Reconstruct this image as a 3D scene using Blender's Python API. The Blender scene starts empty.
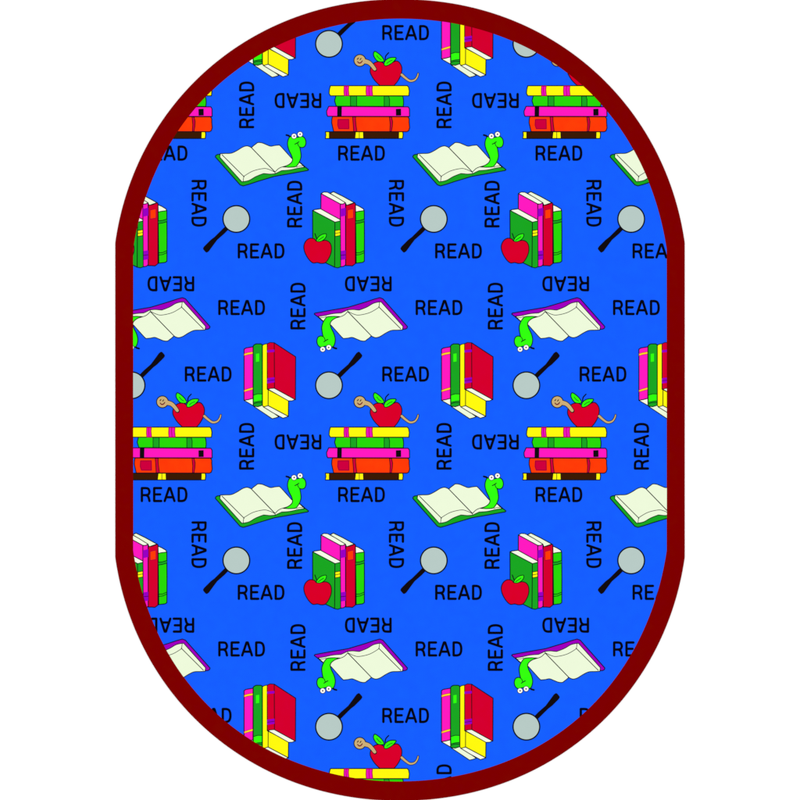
import bpy, math
from mathutils import Vector
from mathutils.geometry import delaunay_2d_cdt

# ---------------------------------------------------------------- scale
S = 2.32 / 800.0            # metres per photo pixel (an oval rug about 2.3 m long)
PX, PY = 197.4, 341.4       # repeat of the woven pattern, in photo pixels
TOP = 0.008                 # pile height of the field
PRINT = 0.0004              # the dyed motifs lie this much above the field
K = 1.20                    # irradiance/pi that reaches the rug

scene = bpy.context.scene
col = scene.collection


def W(p, z=0.0):
    return Vector(((p[0] - 400) * S, (400 - p[1]) * S, z))


# ---------------------------------------------------------------- materials
def lin(c):
    c /= 255.0
    return c / 12.92 if c <= 0.04045 else ((c + 0.055) / 1.055) ** 2.4


def carpet(name, rgb, amp=0.009, streak=0.0):
    """matte dyed carpet pile: base colour broken up by fine fibre noise and broad mottling"""
    m = bpy.data.materials.new(name)
    m.use_nodes = True
    nt = m.node_tree
    b = nt.nodes['Principled BSDF']
    b.inputs['Roughness'].default_value = 1.0
    b.inputs['Specular IOR Level'].default_value = 0.0
    base = [min(0.95, lin(v) / K) for v in rgb]
    geo = nt.nodes.new('ShaderNodeNewGeometry')
    n1 = nt.nodes.new('ShaderNodeTexNoise')
    n1.inputs['Scale'].default_value = 260.0
    n1.inputs['Detail'].default_value = 2.0
    n2 = nt.nodes.new('ShaderNodeTexNoise')
    n2.inputs['Scale'].default_value = 34.0
    n2.inputs['Detail'].default_value = 3.0
    nt.links.new(geo.outputs['Position'], n1.inputs['Vector'])
    mp = nt.nodes.new('ShaderNodeMapping')
    mp.inputs['Scale'].default_value = (1.0, 1.0 - streak, 1.0)
    nt.links.new(geo.outputs['Position'], mp.inputs['Vector'])
    nt.links.new(mp.outputs['Vector'], n2.inputs['Vector'])
    mix = nt.nodes.new('ShaderNodeMath')
    mix.operation = 'ADD'
    nt.links.new(n1.outputs['Fac'], mix.inputs[0])
    nt.links.new(n2.outputs['Fac'], mix.inputs[1])
    mr = nt.nodes.new('ShaderNodeMapRange')
    mr.inputs['From Min'].default_value = 0.6
    mr.inputs['From Max'].default_value = 1.4
    mr.inputs['To Min'].default_value = 1.0 - amp
    mr.inputs['To Max'].default_value = 1.0 + amp
    nt.links.new(mix.outputs[0], mr.inputs['Value'])
    hsv = nt.nodes.new('ShaderNodeHueSaturation')
    hsv.inputs['Color'].default_value = (*base, 1.0)
    nt.links.new(mr.outputs['Result'], hsv.inputs['Value'])
    hr = nt.nodes.new('ShaderNodeMapRange')
    hr.inputs['From Min'].default_value = 0.35
    hr.inputs['From Max'].default_value = 0.65
    hr.inputs['To Min'].default_value = 0.5 - amp * 0.10
    hr.inputs['To Max'].default_value = 0.5 + amp * 0.10
    nt.links.new(n2.outputs['Color'], hr.inputs['Value'])
    nt.links.new(hr.outputs['Result'], hsv.inputs['Hue'])
    nt.links.new(hsv.outputs['Color'], b.inputs['Base Color'])
    bp = nt.nodes.new('ShaderNodeBump')
    bp.inputs['Strength'].default_value = 0.15
    bp.inputs['Distance'].default_value = 0.001
    nt.links.new(n1.outputs['Fac'], bp.inputs['Height'])
    nt.links.new(bp.outputs['Normal'], b.inputs['Normal'])
    return m


COL = {
    'blue':      (22, 95, 255),
    'border':    (126, 0, 0),
    'ink':       (12, 12, 22),
    'letter':    (8, 7, 18),
    'black':     (18, 12, 16),
    'yellow':    (255, 250, 14),
    'magenta':   (255, 26, 192),
    'band_pink': (238, 20, 190),
    'band_red':  (168, 0, 52),
    'red':       (213, 0, 46),
    'apple':     (218, 0, 42),
    'label_red': (205, 0, 62),
    'orange':    (255, 60, 8),
    'green':     (40, 216, 10),
    'dark_green': (26, 166, 34),
    'worm_green': (50, 255, 16),
    'cream':     (238, 250, 219),
    'page':      (246, 251, 230),
    'white':     (255, 255, 250),
    'purple':    (152, 0, 196),
    'cover_purple': (160, 0, 190),
    'brown':     (58, 26, 4),
    'tan':       (204, 174, 120),
    'lens':      (184, 203, 198),
    'pupil':     (96, 60, 40),
    'gold':      (255, 214, 40),
}
MAT = {k: carpet('carpet_pile_' + k, v) for k, v in COL.items()}


# ---------------------------------------------------------------- 2-D drawing helpers
def sm(pts, closed=True, k=5):
    """Catmull-Rom through the points"""
    n = len(pts)
    out = []
    rng = range(n) if closed else range(n - 1)
    for i in rng:
        p1, p2 = pts[i], pts[(i + 1) % n]
        p0 = pts[(i - 1) % n] if closed or i > 0 else p1
        p3 = pts[(i + 2) % n] if closed or i < n - 2 else p2
        for j in range(k):
            t = j / k
            out.append(tuple(0.5 * ((2 * p1[a]) + (p2[a] - p0[a]) * t +
                                    (2 * p0[a] - 5 * p1[a] + 4 * p2[a] - p3[a]) * t * t +
                                    (3 * p1[a] - p0[a] - 3 * p2[a] + p3[a]) * t ** 3) for a in (0, 1)))
    if not closed:
        out.append(tuple(pts[-1]))
    return out


def T(x0, y0, w, dy=0.0):
    """reading of a magnified view -> photo pixels"""
    f = w / 800.0
    return lambda *pts: [(x0 + p[0] * f, y0 + dy + p[1] * f) for p in pts]


def circle(c, r, n=40):
    return [(c[0] + r * math.cos(2 * math.pi * i / n), c[1] + r * math.sin(2 * math.pi * i / n)) for i in range(n)]


class Drawing:
    """shapes in painter's order; cut() turns them into one flat partition without overlaps"""
    def __init__(self, origin):
        self.o = origin
        self.polys = []

    def fill(self, part, color, pts):
        a = sum(pts[i - 1][0] * pts[i][1] - pts[i][0] * pts[i - 1][1] for i in range(len(pts)))
        if a < 0:
            pts = pts[::-1]
        self.polys.append((part, color, [(p[0] - self.o[0], p[1] - self.o[1]) for p in pts]))

    def line(self, part, color, pts, w=0.9, closed=False, w2=None):
        n = len(pts)
        m = n if closed else n - 1
        for i in range(n):
            wi = w if w2 is None else w + (w2 - w) * i / (n - 1)
            self.fill(part, color, circle(pts[i], wi / 2, 10))
        for i in range(m):
            a, b = pts[i], pts[(i + 1) % n]
            dx, dy = b[0] - a[0], b[1] - a[1]
            L = math.hypot(dx, dy)
            if L < 1e-6:
                continue
            wa = wb = w
            if w2 is not None:
                wa = w + (w2 - w) * i / (n - 1)
                wb = w + (w2 - w) * (i + 1) / (n - 1)
            nx, ny = -dy / L / 2, dx / L / 2
            self.fill(part, color, [(a[0] + nx * wa, a[1] + ny * wa), (b[0] + nx * wb, b[1] + ny * wb),
                                    (b[0] - nx * wb, b[1] - ny * wb), (a[0] - nx * wa, a[1] - ny * wa)])

    def shape(self, part, color, pts, ink_part=None, w=0.9, ink='ink'):
        self.fill(part, color, pts)
        self.line(ink_part if ink_part is not None else part, ink, pts, w, True)

    def cut(self):
        V, F = [], []
        for _, _, pts in self.polys:
            F.append(list(range(len(V), len(V) + len(pts))))
            V += [Vector(p) for p in pts]
        v, e, f, ov, oe, of = delaunay_2d_cdt(V, [], F, 1, 1e-5)
        tris = {}
        for tri, src in zip(f, of):
            if not src:
                continue
            part, color, _ = self.polys[max(src)]
            tris.setdefault(part, []).append((color, [(v[i][0], v[i][1]) for i in tri]))
        return tris


# ---------------------------------------------------------------- the drawings
INK = 'outline'


def draw_book_stack():
    d = Drawing((368.0, 440.0))
    A = T(322, 420, 60)
    B = T(362, 425, 60)
    C = T(350, 385, 75)
    # brown book at the bottom
    d.shape('book:brown book with yellow bands', 'brown',
            [(325.5, 473.2), (402.8, 473.0), (403.2, 476), (402.6, 479.9), (325.4, 479.9), (325.9, 476.5)], INK)
    p = 'book:brown book with yellow bands'
    d.shape(p, 'yellow', [(325.6, 473.3), (329.3, 473.3), (329.3, 479.8), (325.4, 479.8), (326.0, 476.5)], INK, 0.7)
    d.shape(p, 'yellow', [(355.6, 473.3), (363.3, 473.3), (363.6, 479.8), (354.9, 479.8)], INK, 0.7)
    d.line(INK, 'ink', [(359.3, 473.3), (359.3, 479.8)], 0.6)
    d.shape(p, 'yellow', [(398.8, 473.3), (402.6, 473.3), (403.0, 476), (402.5, 479.8), (398.6, 479.8)], INK, 0.7)
    # orange book
    p = 'book:orange book with red label'
    d.shape(p, 'orange', [(332.5, 458.0), (408.0, 458.2), (409.2, 460.4), (409.1, 463.2), (409.6, 469.2), (408.6, 472.2),
                          (406.8, 473.1), (333.7, 473.0), (332.6, 468.2), (331.7, 464.2), (331.9, 460.5)], INK)
    d.shape(p, 'label_red', [(338.0, 460.9), (348.7, 460.8), (348.9, 470.2), (338.9, 470.1), (337.7, 466.5)], INK, 1.0, 'band_red')
    d.shape(p, 'label_red', [(352.6, 458.3), (355.6, 458.3), (355.6, 462), (356.1, 467), (356.9, 472.8), (353.6, 472.8), (353.2, 466)], INK, 0.7)
    d.shape(p, 'label_red', [(389.4, 458.4), (391.6, 458.4), (392.6, 463), (392.3, 468), (391.4, 472.8), (389.8, 472.8), (390.2, 466)], INK, 0.7)
    # magenta book
    p = 'book:pink book with black bands'
    d.shape(p, 'magenta', [(328.7, 447.8), (408.2, 448.3), (409.4, 450.2), (409.5, 457.9), (327.6, 457.7), (326.8, 455.5), (326.6, 452.6)], INK)
    d.shape(p, 'black', [(337.6, 448.1), (341.5, 448.1), (341.3, 457.6), (337.5, 457.6)], INK, 0.7)
    d.shape(p, 'black', [(396.2, 450.7), (400.7, 450.5), (400.8, 456.6), (396.3, 456.7)], INK, 0.7)
    # green book
    p = 'book:green book with dark green bands'
    d.shape(p, 'green', [(335.9, 437.2), (402.8, 437.5), (403.5, 441.6), (403.6, 444.5), (403.2, 447.9), (336.3, 447.6), (335.4, 444.8), (334.6, 442.2)], INK)
    d.shape(p, 'dark_green', [(350.5, 437.5), (356.6, 437.5), (356.6, 447.6), (350.5, 447.5)], INK, 0.7)
    d.shape(p, 'dark_green', [(384.2, 437.6), (388.8, 437.6), (389.6, 441), (389.5, 447.8), (384.2, 447.7)], INK, 0.7)
    # yellow book
    p = 'book:yellow book with pink bands'
    d.shape(p, 'yellow', [(330.4, 427.2), (407.2, 427.1), (408.6, 428.6), (409.3, 432.5), (408.8, 437.2), (330.4, 437.2), (329.1, 434.8), (329.4, 431)], INK)
    for x0, x1 in ((343.9, 348.7), (366.0, 372.4)):
        d.shape(p, 'band_pink', [(x0 + .3, 427.4), (x1 + .1, 427.4), (x1 - .3, 431), (x1, 434), (x1 + .3, 437.2), (x0 + .4, 437.2), (x0, 433)], INK, 0.8, 'band_red')
        xm = (x0 + x1) / 2
        d.line(INK, 'band_red', [(xm, 427.6), (xm - .3, 431), (xm + .3, 437)], 0.55)
    # apple
    ap = sm(C((368, 218), (325, 193), (265, 203), (226, 245), (215, 300), (235, 350), (270, 400), (318, 445))) [:-5]
    ap = sm(C((368, 218), (325, 193), (265, 203), (226, 245), (215, 300), (235, 350), (270, 400), (318, 447)), False)
    ap += sm(C((470, 447), (512, 395), (545, 325), (552, 255), (527, 203), (490, 186), (430, 212), (368, 218)), False)[:-1]
    d.shape('apple', 'apple', ap)
    d.line('apple', 'ink', sm(C((375, 170), (382, 132), (412, 98)), False), 1.1)
    lf = C((265, 83), (250, 112), (262, 150), (300, 190), (362, 190), (348, 150), (310, 110))
    d.shape('apple', 'worm_green', sm(lf))
    d.line('apple', 'ink', sm(C((285, 128), (310, 158), (335, 172)), False), 0.6)
    lf = C((362, 220), (380, 178), (430, 150), (492, 153), (462, 195), (415, 228), (378, 238))
    d.shape('apple', 'worm_green', sm(lf))
    d.line('apple', 'ink', sm(C((392, 212), (420, 190), (452, 178)), False), 0.6)
    # tan worm through the apple
    body = sm(C((130, 185), (170, 192), (205, 205), (238, 238), (266, 276)), False)
    tail = sm(C((552, 332), (590, 366), (640, 398), (690, 388), (718, 352), (727, 320)), False)
    w = 'bookworm'
    d.line(w, 'ink', body, 5.9, w2=4.3)
    d.fill(w, 'ink', circle(C((105, 180))[0], 6.3))
    d.line('worm_tail', 'ink', tail, 3.6, w2=2.2)
    d.line(w, 'tan', body[:-1] + C((264, 272)), 4.5, w2=3.0)
    d.fill(w, 'tan', circle(C((105, 180))[0], 5.45))
    d.line('worm_tail', 'tan', tail, 2.4, w2=1.0)
    d.line(w, 'ink', C((79, 168), (89, 155)), 0.9)
    d.line(w, 'ink', C((108, 172), (118, 158)), 0.9)
    d.line(w, 'band_red', sm(C((82, 194), (98, 209), (118, 203), (130, 186)), False), 1.0)
    d.line(w, 'ink', sm(C((80, 190), (97, 205), (117, 199), (131, 183)), False), 0.6)
    return d


def draw_open_book(cover, turn):
    o = (459.0, 501.0)
    d = Drawing(o)
    A = T(410, 470, 50)
    B = T(455, 470, 55)
    C = T(405, 120, 110, PY)
    cov = [(412.8, 498.4), (413.2, 496.9), (414.6, 496.0), (418.5, 495.6), (440, 500), (480, 500), (497.6, 504.0), (502.4, 508.2),
           (505.9, 510.9), (505.4, 511.8), (489, 514.8), (472, 517.7), (463, 520.4), (455, 522.8), (446, 525.8), (440.5, 527.3), (437.4, 526.2)]
    d.shape(INK, cover, cov)
    edge = sm(A((124, 402), (200, 398), (300, 393), (390, 352), (480, 297), (545, 278), (590, 288), (622, 306)), False)
    edge += sm(A((622, 306), (650, 278), (690, 248)) + [(455.4, 484.0), (459.4, 484.3)] + B((125, 232), (190, 256), (250, 246), (318, 240)), False)
    edge += B((345, 265), (495, 432), (620, 500), (684, 562))
    low = sm(B((684, 562), (600, 574), (470, 602), (350, 612)), False)[:-1] + sm(B((350, 612), (300, 635), (258, 656)), False)
    low += sm(B((258, 656), (180, 662), (100, 655)) + C((400, 392), (350, 412), (305, 438)) + [(442.0, 522.9), (439.2, 523.2)], False)[1:]
    pg = edge + low[1:] + [(417.2, 498.6)]
    d.shape('pages', 'cream', pg, None, 0.8)
    ln = dict(w=0.75)
    d.line('pages', 'ink', A((150, 418), (505, 772)), **ln)
    d.line('pages', 'ink', C((263, 410), (259, 445)), 0.6)
    d.line('pages', 'ink', sm(C((264, 409), (330, 371), (408, 353), (450, 361), (490, 380)), False), 0.6)
    d.line('pages', 'ink', A((622, 306))[0:1] + B((250, 628)), 0.85)
    d.line('pages', 'ink', B((250, 628), (258, 656)), 0.7)
    d.line('pages', 'ink', sm(B((256, 630), (305, 582), (365, 556), (450, 545)), False), 0.7)
    d.line('pages', 'ink', sm(B((565, 563), (600, 548), (655, 543)), False), 0.55)
    # green worm
    w = 'bookworm'
    body = sm(B((368, 556), (440, 532), (492, 492), (508, 450), (492, 388), (455, 310), (436, 232), (445, 162), (472, 118),
                (520, 125), (580, 128), (640, 112), (685, 140), (703, 200), (686, 258), (645, 276), (612, 268)), False)
    body += sm(B((622, 310), (632, 400), (614, 470), (580, 528), (545, 556), (450, 562)), False)
    d.line(w, 'ink', B((472, 118), (450, 102), (418, 94)), 1.7)
    d.shape(w, 'worm_green', body)
    d.line(w, 'ink', sm(B((612, 268), (592, 245), (582, 212)), False), 0.7)
    d.line(w, 'ink', sm(B((543, 226), (570, 213), (600, 192)), False), 0.9)
    for c, q in (((530, 110), (532, 109)), ((618, 83), (618, 82))):
        d.fill(w, 'ink', circle(B(c)[0], 2.95))
        d.fill(w, 'white', circle(B(c)[0], 2.4))
        d.fill(w, 'pupil', circle(B(q)[0], 0.8))
    if turn:
        d.polys = [(a, b, [(-p[0], -p[1]) for p in pts]) for a, b, pts in d.polys]
        d.o = (820.2 - o[0], 825.0 - o[1])
    return d


def draw_standing_books():
    d = Drawing((333.0, 230.0))
    A = T(310, 185, 60)
    B = T(300, 215, 70)
    C = T(295, 180, 110)
    # bright green book on the right
    p = 'book:bright green book with two dark rings'
    d.shape(p, 'page', A((606, 263), (655, 284), (712, 318), (722, 345), (650, 352), (608, 360)), INK)
    d.shape(p, 'green', [(355.6, 212.0), (359, 211.3), (364.2, 210.7)] + [(364.4, 236)] + [(364.3, 261.2), (362.6, 262.4), (356.2, 263.2)], INK)
    d.fill(p, 'dark_green', [(355.8, 220.9), (364.2, 219.1), (364.2, 221.7), (355.8, 223.6)])
    for q in ([(355.8, 220.9), (360, 220.4), (364.2, 219.1)], [(355.8, 223.6), (360, 223), (364.2, 221.7)],
              [(355.6, 252.9), (360, 252.6), (364.3, 250.7)], [(355.6, 255.0), (360, 254.6), (364.3, 252.6)]):
        d.line(INK, 'ink', q, 0.75)
    # red book
    p = 'book:red book with orange label'
    d.shape(p, 'cream', A((268, 112), (312, 89), (440, 152), (592, 236), (545, 252), (488, 272), (470, 235)), INK)
    d.shape(p, 'red', [(345.7, 203.8), (346.4, 205.3), (350, 204.6), (354.7, 202.8), (355.4, 203.6), (355.4, 263.6),
                       (352.4, 265.9), (349, 265.6), (345.7, 265.6)], INK)
    d.shape(p, 'orange', [(347.6, 210.1), (353.4, 208.7), (353.4, 218.0), (347.6, 219.0)], INK, 0.6, 'band_red')
    # pink book
    p = 'book:pink book with purple bands'
    d.shape(p, 'page', A((148, 114), (185, 94), (235, 97), (350, 160), (472, 236), (440, 254), (402, 252)), INK, 0.8)
    d.shape(p, 'magenta', [(321.0, 193.6), (340.3, 204.0), (340.5, 221.0), (320.9, 209.7)], INK)
    d.shape(p, 'magenta', [(340.3, 204.2), (343, 204.0), (345.5, 202.8), (345.6, 264.8), (343.8, 266.3), (340.5, 266.8)], INK)
    d.shape(p, 'purple', [(340.7, 209.2), (345.4, 208.0), (345.4, 215.4), (340.7, 216.4)], INK, 0.6, 'purple')
    d.shape(p, 'purple', [(340.7, 251.4), (345.4, 250.6), (345.4, 259.0), (340.7, 259.8)], INK, 0.6, 'purple')
    d.line(INK, 'ink', [(340.7, 255.4), (345.4, 254.8)], 0.6)
    # dark green book in front
    p = 'book:dark green book with yellow rings'
    d.shape(p, 'page', [(312.7, 210.6), (314.4, 209.7), (320.6, 208.8), (331, 214.6), (340.3, 219.6), (340.3, 221.0), (335.0, 222.3)], INK)
    d.shape(p, 'dark_green', [(312.6, 210.4), (335.0, 222.2), (334.6, 267.2), (326, 263), (312.8, 256)], INK)
    d.shape(p, 'dark_green', [(335.0, 222.2), (340.4, 220.9), (340.7, 266.8), (337.8, 267.9), (334.6, 267.2)], INK, 0.8)
    d.shape(p, 'yellow', [(335.1, 230.6), (340.3, 229.7), (340.3, 235.5), (335.1, 236.5)], INK, 0.7)
    d.line(INK, 'ink', [(335.1, 233.5), (340.3, 232.5)], 0.6)
    # apple
    ap = sm(B((186, 298), (165, 274), (112, 267), (66, 300), (44, 360), (58, 432), (100, 505), (148, 547), (198, 543), (242, 553),
              (292, 543), (332, 488), (357, 420), (356, 350), (330, 306), (285, 290), (232, 300)))
    d.shape('apple', 'apple', ap)
    d.shape('apple', 'worm_green', sm(B((188, 297), (205, 258), (245, 226), (297, 215), (298, 248), (272, 282), (228, 304))), None, 0.8)
    d.line('apple', 'ink', sm(B((208, 290), (240, 268), (270, 248)), False), 0.7)
    d.line('apple', 'ink', B((192, 272), (170, 212)), 1.0)
    return d


def draw_leaning_books():
    d = Drawing((467.0, 380.0))
    A = T(435, 335, 65)
    B = T(435, 365, 65)
    p = 'book:dark green book with lime label'
    d.shape(p, 'cream', [(451.2, 406.4), (460.2, 405.2), (476.2, 416.8), (473, 417.9), (469.6, 418.7)], INK, 0.8)
    q = 'book:pink book with yellow rings'
    d.shape(q, 'page', [(441.5, 400.4), (446, 399.6), (450.4, 398.4), (450.6, 405.6)], INK, 0.8)
    d.shape(q, 'magenta', [(441.5, 349.2), (443.4, 348.0), (450.5, 346.8), (450.4, 398.3), (446, 399.5), (441.5, 400.3)], INK)
    d.shape(q, 'gold', [(441.6, 353.6), (445, 352.6), (450.3, 351.7), (450.3, 353.9), (445, 354.8), (441.6, 355.9)], INK, 0.5, 'band_red')
    d.shape(q, 'gold', [(441.6, 390.1), (445, 388.8), (450.3, 387.3), (450.3, 389.5), (445, 391), (441.6, 392.0)], INK, 0.5, 'band_red')
    d.shape(p, 'dark_green', [(450.6, 346.0), (451.6, 344.8), (453.6, 343.9), (458.2, 343.9), (459.8, 344.8), (459.8, 405.2),
                              (455.3, 406.7), (451.4, 406.2), (450.6, 405.0)], INK)
    d.shape(p, 'worm_green', [(453.0, 353.6), (456.9, 353.0), (456.9, 361.7), (453.0, 362.3)], INK, 0.6, 'dark_green')
    d.shape(p, 'worm_green', [(450.8, 395.2), (455, 393.9), (459.6, 394.0), (459.6, 400.9), (455, 401.4), (450.9, 402.4)], INK, 0.7)
    d.line(INK, 'ink', sm([(451, 403.9), (455, 402.6), (459.6, 402.8)], False), 0.7)
    # yellow book
    p = 'book:short yellow book'
    d.shape(p, 'page', [(460.6, 406.8), (465.4, 405.4), (476, 410.6), (485.9, 416.4), (480.4, 418.2), (470, 412.6)], INK, 0.8)
    d.shape(p, 'yellow', [(465.4, 389.6), (485.9, 400.4), (485.7, 416.3), (465.5, 405.6)], INK)
    d.shape(p, 'yellow', [(459.9, 345.4), (461.6, 344.3), (464.6, 343.7), (464.6, 389.2), (465.6, 389.9), (465.5, 405.6), (461.2, 406.9), (459.9, 405.6)], INK, 0.8)
    # red book
    p = 'book:tall red book with purple bands'
    d.shape(p, 'page', [(465.3, 389.2), (468, 388.4), (472.0, 388.2), (492.6, 399.4), (489.6, 400.8), (485.9, 400.9)], INK, 0.8)
    d.shape(p, 'red', [(471.6, 342.8), (493.0, 356.8), (492.8, 399.7), (471.8, 388.2)], INK)
    d.shape(p, 'red', [(464.6, 343.8), (467.4, 342.5), (471.6, 342.8), (471.8, 388.2), (468.4, 388.3), (464.8, 389.3)], INK, 0.75)
    d.shape(p, 'purple', [(464.8, 350.4), (471.5, 349.8), (471.5, 351.7), (464.8, 352.2)], INK, 0.6, 'purple')
    d.shape(p, 'purple', [(464.8, 378.5), (471.6, 377.5), (471.6, 382.1), (464.8, 383.2)], INK, 0.6, 'purple')
    d.line(INK, 'ink', [(464.8, 380.8), (471.6, 379.9)], 0.5)
    return d


def draw_magnifier(turn):
    o = (345.0, 369.0)
    d = Drawing(o)
    A = T(313, 350, 52)
    h = A((372, 378), (430, 318), (540, 222), (600, 142), (668, 48)) + sm(A((668, 48), (705, 27), (738, 55), (758, 88), (742, 120)), False)[1:]
    h += A((640, 222), (580, 268), (422, 425))
    d.fill(INK, 'black', h)
    c = A((246, 543))[0]
    d.fill(INK, 'ink', circle(c, 13.95, 72))
    d.fill('lens', 'lens', circle(c, 12.65, 72))
    if turn:
        d.polys = [(a, b, [(-p[0], -p[1]) for p in pts]) for a, b, pts in d.polys]
        d.o = (762.75 - o[0], 604.3 - o[1])
    return d


def draw_word(c, deg):
    d = Drawing((405.5, 374.0))
    A = T(375, 355, 60)
    L = 'letter'
    sw = 2.4

    def stroke(*pts):
        d.line(INK, L, A(*pts), sw)
    # R
    stroke((112, 168), (112, 340))
    d.line(INK, L, A((112, 168)) + sm(A((160, 168), (195, 175), (211, 205), (211, 228), (196, 254), (160, 262)), False) + A((112, 262)), sw)
    d.line(INK, L, sm(A((170, 262), (198, 285), (213, 340)), False), sw)
    # E
    stroke((368, 168), (276, 168), (276, 340), (370, 340))
    stroke((276, 252), (356, 252))
    # A
    stroke((416, 340), (474, 168), (490, 168), (546, 340))
    stroke((434, 290), (530, 290))
    # D
    stroke((603, 168), (603, 340))
    d.line(INK, L, A((603, 168)) + sm(A((650, 168), (684, 182), (702, 225), (702, 285), (684, 326), (650, 340)), False) + A((603, 340)), sw)
    a = math.radians(deg)
    d.polys = [(p, k, [(q[0] * math.cos(a) - q[1] * math.sin(a), q[0] * math.sin(a) + q[1] * math.cos(a)) for q in pts])
               for p, k, pts in d.polys]
    d.o = c
    return d


# ---------------------------------------------------------------- the oval
def inner_has(x, y, grow=0.0):
    """field outline: round ends joined by short straight sides"""
    x, y = abs(x), abs(y) - 100.0
    if x > 267.2 + grow:
        return False
    if y <= 0:
        return True
    t = math.atan2(y, x)
    return math.hypot(x, y) < 278.811 - 5.484 * math.cos(2 * t) - 2.411 * math.cos(4 * t) + 0.057 * math.cos(6 * t) + grow


def outer_has(x, y):
    x, y = abs(x), abs(y) - 112.0
    if x > 284.9:
        return False
    if y <= 0:
        return True
    return (x / 288.0) ** 2.06 + (y / 289.0) ** 2.06 < 1.0


def oval(has, N=1440):
    out = []
    for i in range(N):
        t = 2 * math.pi * (i + 0.5) / N
        lo, hi = 0.0, 600.0
        for _ in range(40):
            m = (lo + hi) / 2
            if has(m * math.cos(t), m * math.sin(t)):
                lo = m
            else:
                hi = m
        out.append((400 + lo * math.cos(t), 400 + lo * math.sin(t)))
    return out


INNER = oval(inner_has)
OUTER = oval(outer_has)
CLIP = oval(lambda x, y: inner_has(x, y, -0.05), 240)


def clip(poly):
    if all(is_in(p[0], p[1]) for p in poly):
        return poly
    n = len(CLIP)
    # only the edges facing this small polygon can cut it
    mx = sum(p[0] for p in poly) / len(poly) - 400
    my = sum(p[1] for p in poly) / len(poly) - 400
    mid = int(math.atan2(my, mx) / (2 * math.pi) * n)
    for i in range(mid - 24, mid + 25):
        a, b = CLIP[i % n], CLIP[(i + 1) % n]
        ex, ey = b[0] - a[0], b[1] - a[1]
        s = [ex * (p[1] - a[1]) - ey * (p[0] - a[0]) for p in poly]
        if min(s) >= 0:
            continue
        if max(s) <= 0:
            return []
        out = []
        for j in range(len(poly)):
            p, q, sp, sq = poly[j - 1], poly[j], s[j - 1], s[j]
            if (sp >= 0) != (sq >= 0):
                t = sp / (sp - sq)
                out.append((p[0] + (q[0] - p[0]) * t, p[1] + (q[1] - p[1]) * t))
            if sq >= 0:
                out.append(q)
        poly = out
        if len(poly) < 3:
            return []
    return poly


def is_in(x, y):
    return inner_has(x - 400, y - 400, -0.4)


def flat_mesh(name, tris):
    """tris: [(colour, local photo-pixel polygon)] -> mesh in metres, y flipped, facing up"""
    me = bpy.data.meshes.new(name)
    key, verts, faces, mats, idx = {}, [], [], [], []
    for color, pts in tris:
        f = []
        for p in pts:
            k = (round(p[0], 4), round(p[1], 4))
            if k not in key:
                key[k] = len(verts)
                verts.append((p[0] * S, -p[1] * S, 0.0))
            if key[k] not in f:
                f.append(key[k])
        if len(f) < 3:
            continue
        if color not in mats:
            mats.append(color)
        faces.append(f[::-1])
        idx.append(mats.index(color))
    me.from_pydata(verts, [], faces)
    for c in mats:
        me.materials.append(MAT[c])
    for poly, i in zip(me.polygons, idx):
        poly.material_index = i
        if poly.normal.z < 0:
            poly.flip()
    me.update()
    return me


def area(p):
    return abs(sum(p[i - 1][0] * p[i][1] - p[i][0] * p[i - 1][1] for i in range(len(p)))) / 2


# ---------------------------------------------------------------- the rug
rug = bpy.data.objects.new('oval_rug', None)
rug.empty_display_size = 0.3
col.objects.link(rug)
rug['label'] = 'blue oval carpet with dark red border, printed with books, apples, worms, magnifying glasses and READ'
rug['category'] = 'rug'


def child(name, me, parent, loc=(0, 0, 0), label=None):
    o = bpy.data.objects.new(name, me)
    col.objects.link(o)
    o.parent = parent
    o.location = loc
    if label:
        o['label'] = label
    return o


me = bpy.data.meshes.new('field')
me.from_pydata([W(p, TOP) for p in INNER], [], [list(range(len(INNER)))[::-1]])
me.materials.append(MAT['blue'])
if me.polygons[0].normal.z < 0:
    me.polygons[0].flip()
child('field', me, rug)

prof = [(-0.03, 0.0079), (-0.015, 0.0086), (0.04, 0.0088), (0.09, 0.0088), (0.5, 0.0087), (0.90, 0.0086), (0.955, 0.0080), (0.985, 0.0066), (1.0, 0.0045), (0.995, 0.0015), (0.98, 0.0)]
n = len(INNER)
vs, fs = [], []
for t, z in prof:
    for a, b in zip(INNER, OUTER):
        vs.append(W((a[0] + (b[0] - a[0]) * t, a[1] + (b[1] - a[1]) * t), z))
for r in range(len(prof) - 1):
    for i in range(n):
        j = (i + 1) % n
        fs.append([r * n + i, r * n + j, (r + 1) * n + j, (r + 1) * n + i])
me = bpy.data.meshes.new('border')
me.from_pydata(vs, [], fs)
me.materials.append(MAT['border'])
me.update()
if me.polygons[3 * n].normal.z < 0:
    me.flip_normals()
for p in me.polygons:
    p.use_smooth = True
child('border', me, rug)

WORDS = [((458.4, 250.9), 0), ((361.4, 153.1), 0), ((438.9, 307.5), 0), ((405.5, 374.0), 0),
         ((368.4, 283.8), 180), ((298.1, 100.6), 180), ((246.6, 105.0), -90), ((294.6, 204.2), -90),
         ((199.1, 203.2), 90), ((297.9, 306.2), -90)]
motifs = [
    ('book_stack', 'stack of five coloured books with a red apple and a tan worm on top', draw_book_stack()),
    ('open_book', 'open book in a green cover with a green worm on its right page', draw_open_book('dark_green', False)),
    ('open_book', 'upside-down open book in a purple cover with a green worm hanging from it', draw_open_book('cover_purple', True)),
    ('standing_books', 'four upright books with a red apple in front', draw_standing_books()),
    ('standing_books', 'four upright books with pages below, yellow one shorter than red one', draw_leaning_books()),
    ('magnifying_glass', 'magnifying glass with its handle pointing up', draw_magnifier(False)),
    ('magnifying_glass', 'magnifying glass with its handle pointing down', draw_magnifier(True)),
]
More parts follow.
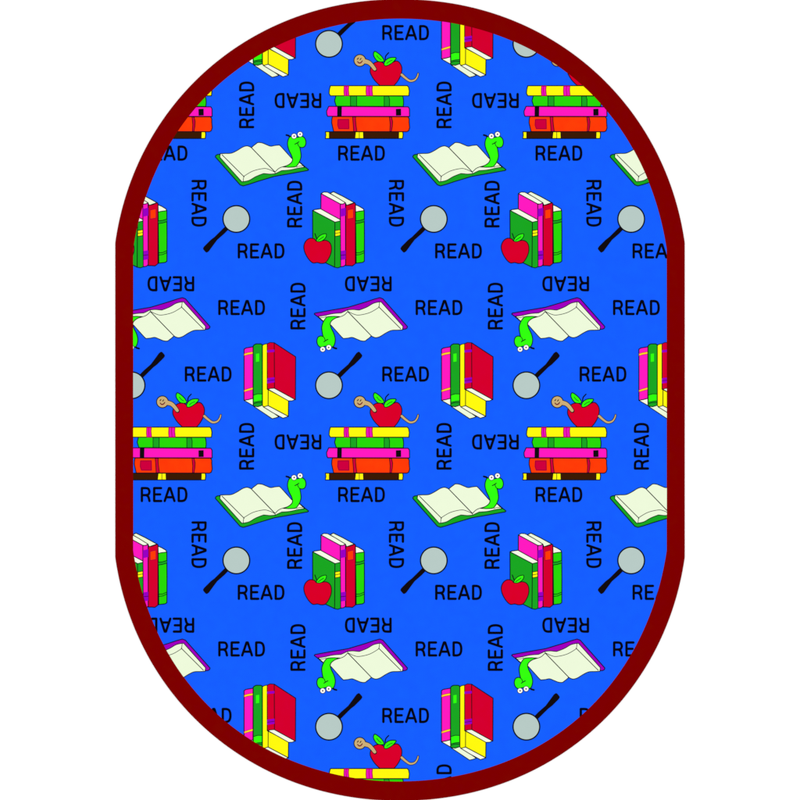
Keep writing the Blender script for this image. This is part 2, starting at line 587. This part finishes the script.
WAY = {0: 'reading the right way up', 180: 'reading upside down', -90: 'reading upwards', 90: 'reading downwards'}
for c, deg in WORDS:
    motifs.append(('lettering', 'black word READ ' + WAY[deg], draw_word(c, deg)))

for kind, label, d in motifs:
    parts = d.cut()
    order = [INK] + [k for k in parts if k != INK]
    allp = [p for ts in parts.values() for _, t in ts for p in t]
    shared = {}
    for i in range(-4, 5):
        for j in range(-4, 5):
            cx, cy = d.o[0] + i * PX, d.o[1] + j * PY
            whole = all(is_in(p[0] + cx, p[1] + cy) for p in allp)
            made = {}
            if whole:
                for k in order:
                    if k not in shared:
                        shared[k] = flat_mesh(kind if k == INK else k.split(':')[0], parts.get(k, []))
                    made[k] = shared[k]
            else:
                if not any(is_in(400 + (p[0] + cx - 400) * 0.97, 400 + (p[1] + cy - 400) * 0.97) for p in allp):
                    continue
                tot = 0.0
                for k in order:
                    ts = []
                    for color, t in parts.get(k, []):
                        q = clip([(p[0] + cx, p[1] + cy) for p in t])
                        if q and area(q) > 1e-4:
                            ts.append((color, [(p[0] - cx, p[1] - cy) for p in q]))
                    a = sum(area(q) for _, q in ts)
                    tot += a
                    if a > 0.3 or (k == INK and a > 0):
                        made[k] = flat_mesh(kind if k == INK else k.split(':')[0], ts)
                if tot < 1.3 or not made:
                    continue
            base = child(kind, made.get(INK), rug, W((cx, cy), TOP + PRINT), label)
            for k in order:
                if k == INK or k not in made:
                    continue
                nm, _, lab = k.partition(':')
                child(nm, made[k], base, (0, 0, 0), lab or None)

# ---------------------------------------------------------------- the white floor it lies on
me = bpy.data.meshes.new('floor')
me.from_pydata([(-8, -8, 0), (8, -8, 0), (8, 8, 0), (-8, 8, 0)], [], [[0, 1, 2, 3]])
fm = bpy.data.materials.new('white_studio_floor')
fm.use_nodes = True
nt = fm.node_tree
b = nt.nodes['Principled BSDF']
b.inputs['Roughness'].default_value = 0.9
b.inputs['Specular IOR Level'].default_value = 0.0
nz = nt.nodes.new('ShaderNodeTexNoise')
nz.inputs['Scale'].default_value = 3.0
rp = nt.nodes.new('ShaderNodeValToRGB')
rp.color_ramp.elements[0].color = (0.94, 0.94, 0.94, 1)
rp.color_ramp.elements[1].color = (0.95, 0.95, 0.95, 1)
nt.links.new(nz.outputs['Fac'], rp.inputs['Fac'])
nt.links.new(rp.outputs['Color'], b.inputs['Base Color'])
me.materials.append(fm)
fl = bpy.data.objects.new('floor', me)
fl['kind'] = 'structure'
col.objects.link(fl)

# ---------------------------------------------------------------- light: a white studio and one big soft lamp overhead
w = bpy.data.worlds.new('World')
scene.world = w
w.use_nodes = True
w.node_tree.nodes['Background'].inputs['Color'].default_value = (1, 1, 1, 1)
w.node_tree.nodes['Background'].inputs['Strength'].default_value = 0.80
la = bpy.data.lights.new('softbox', 'AREA')
la.shape = 'SQUARE'
la.size = 5.0
la.energy = 360.0
lo = bpy.data.objects.new('softbox', la)
lo.location = (0, 0, 9.0)
col.objects.link(lo)

cam = bpy.data.cameras.new('camera')
cam.sensor_width = 36.0
D = 6.0
cam.lens = 36.0 * D / 2.32
cam.clip_end = 100.0
co = bpy.data.objects.new('camera', cam)
co.location = (0, 0, D + TOP)
col.objects.link(co)
scene.camera = co

scene.view_settings.view_transform = 'Standard'
scene.view_settings.look = 'None'
scene.view_settings.exposure = 0.0
scene.view_settings.gamma = 1.0
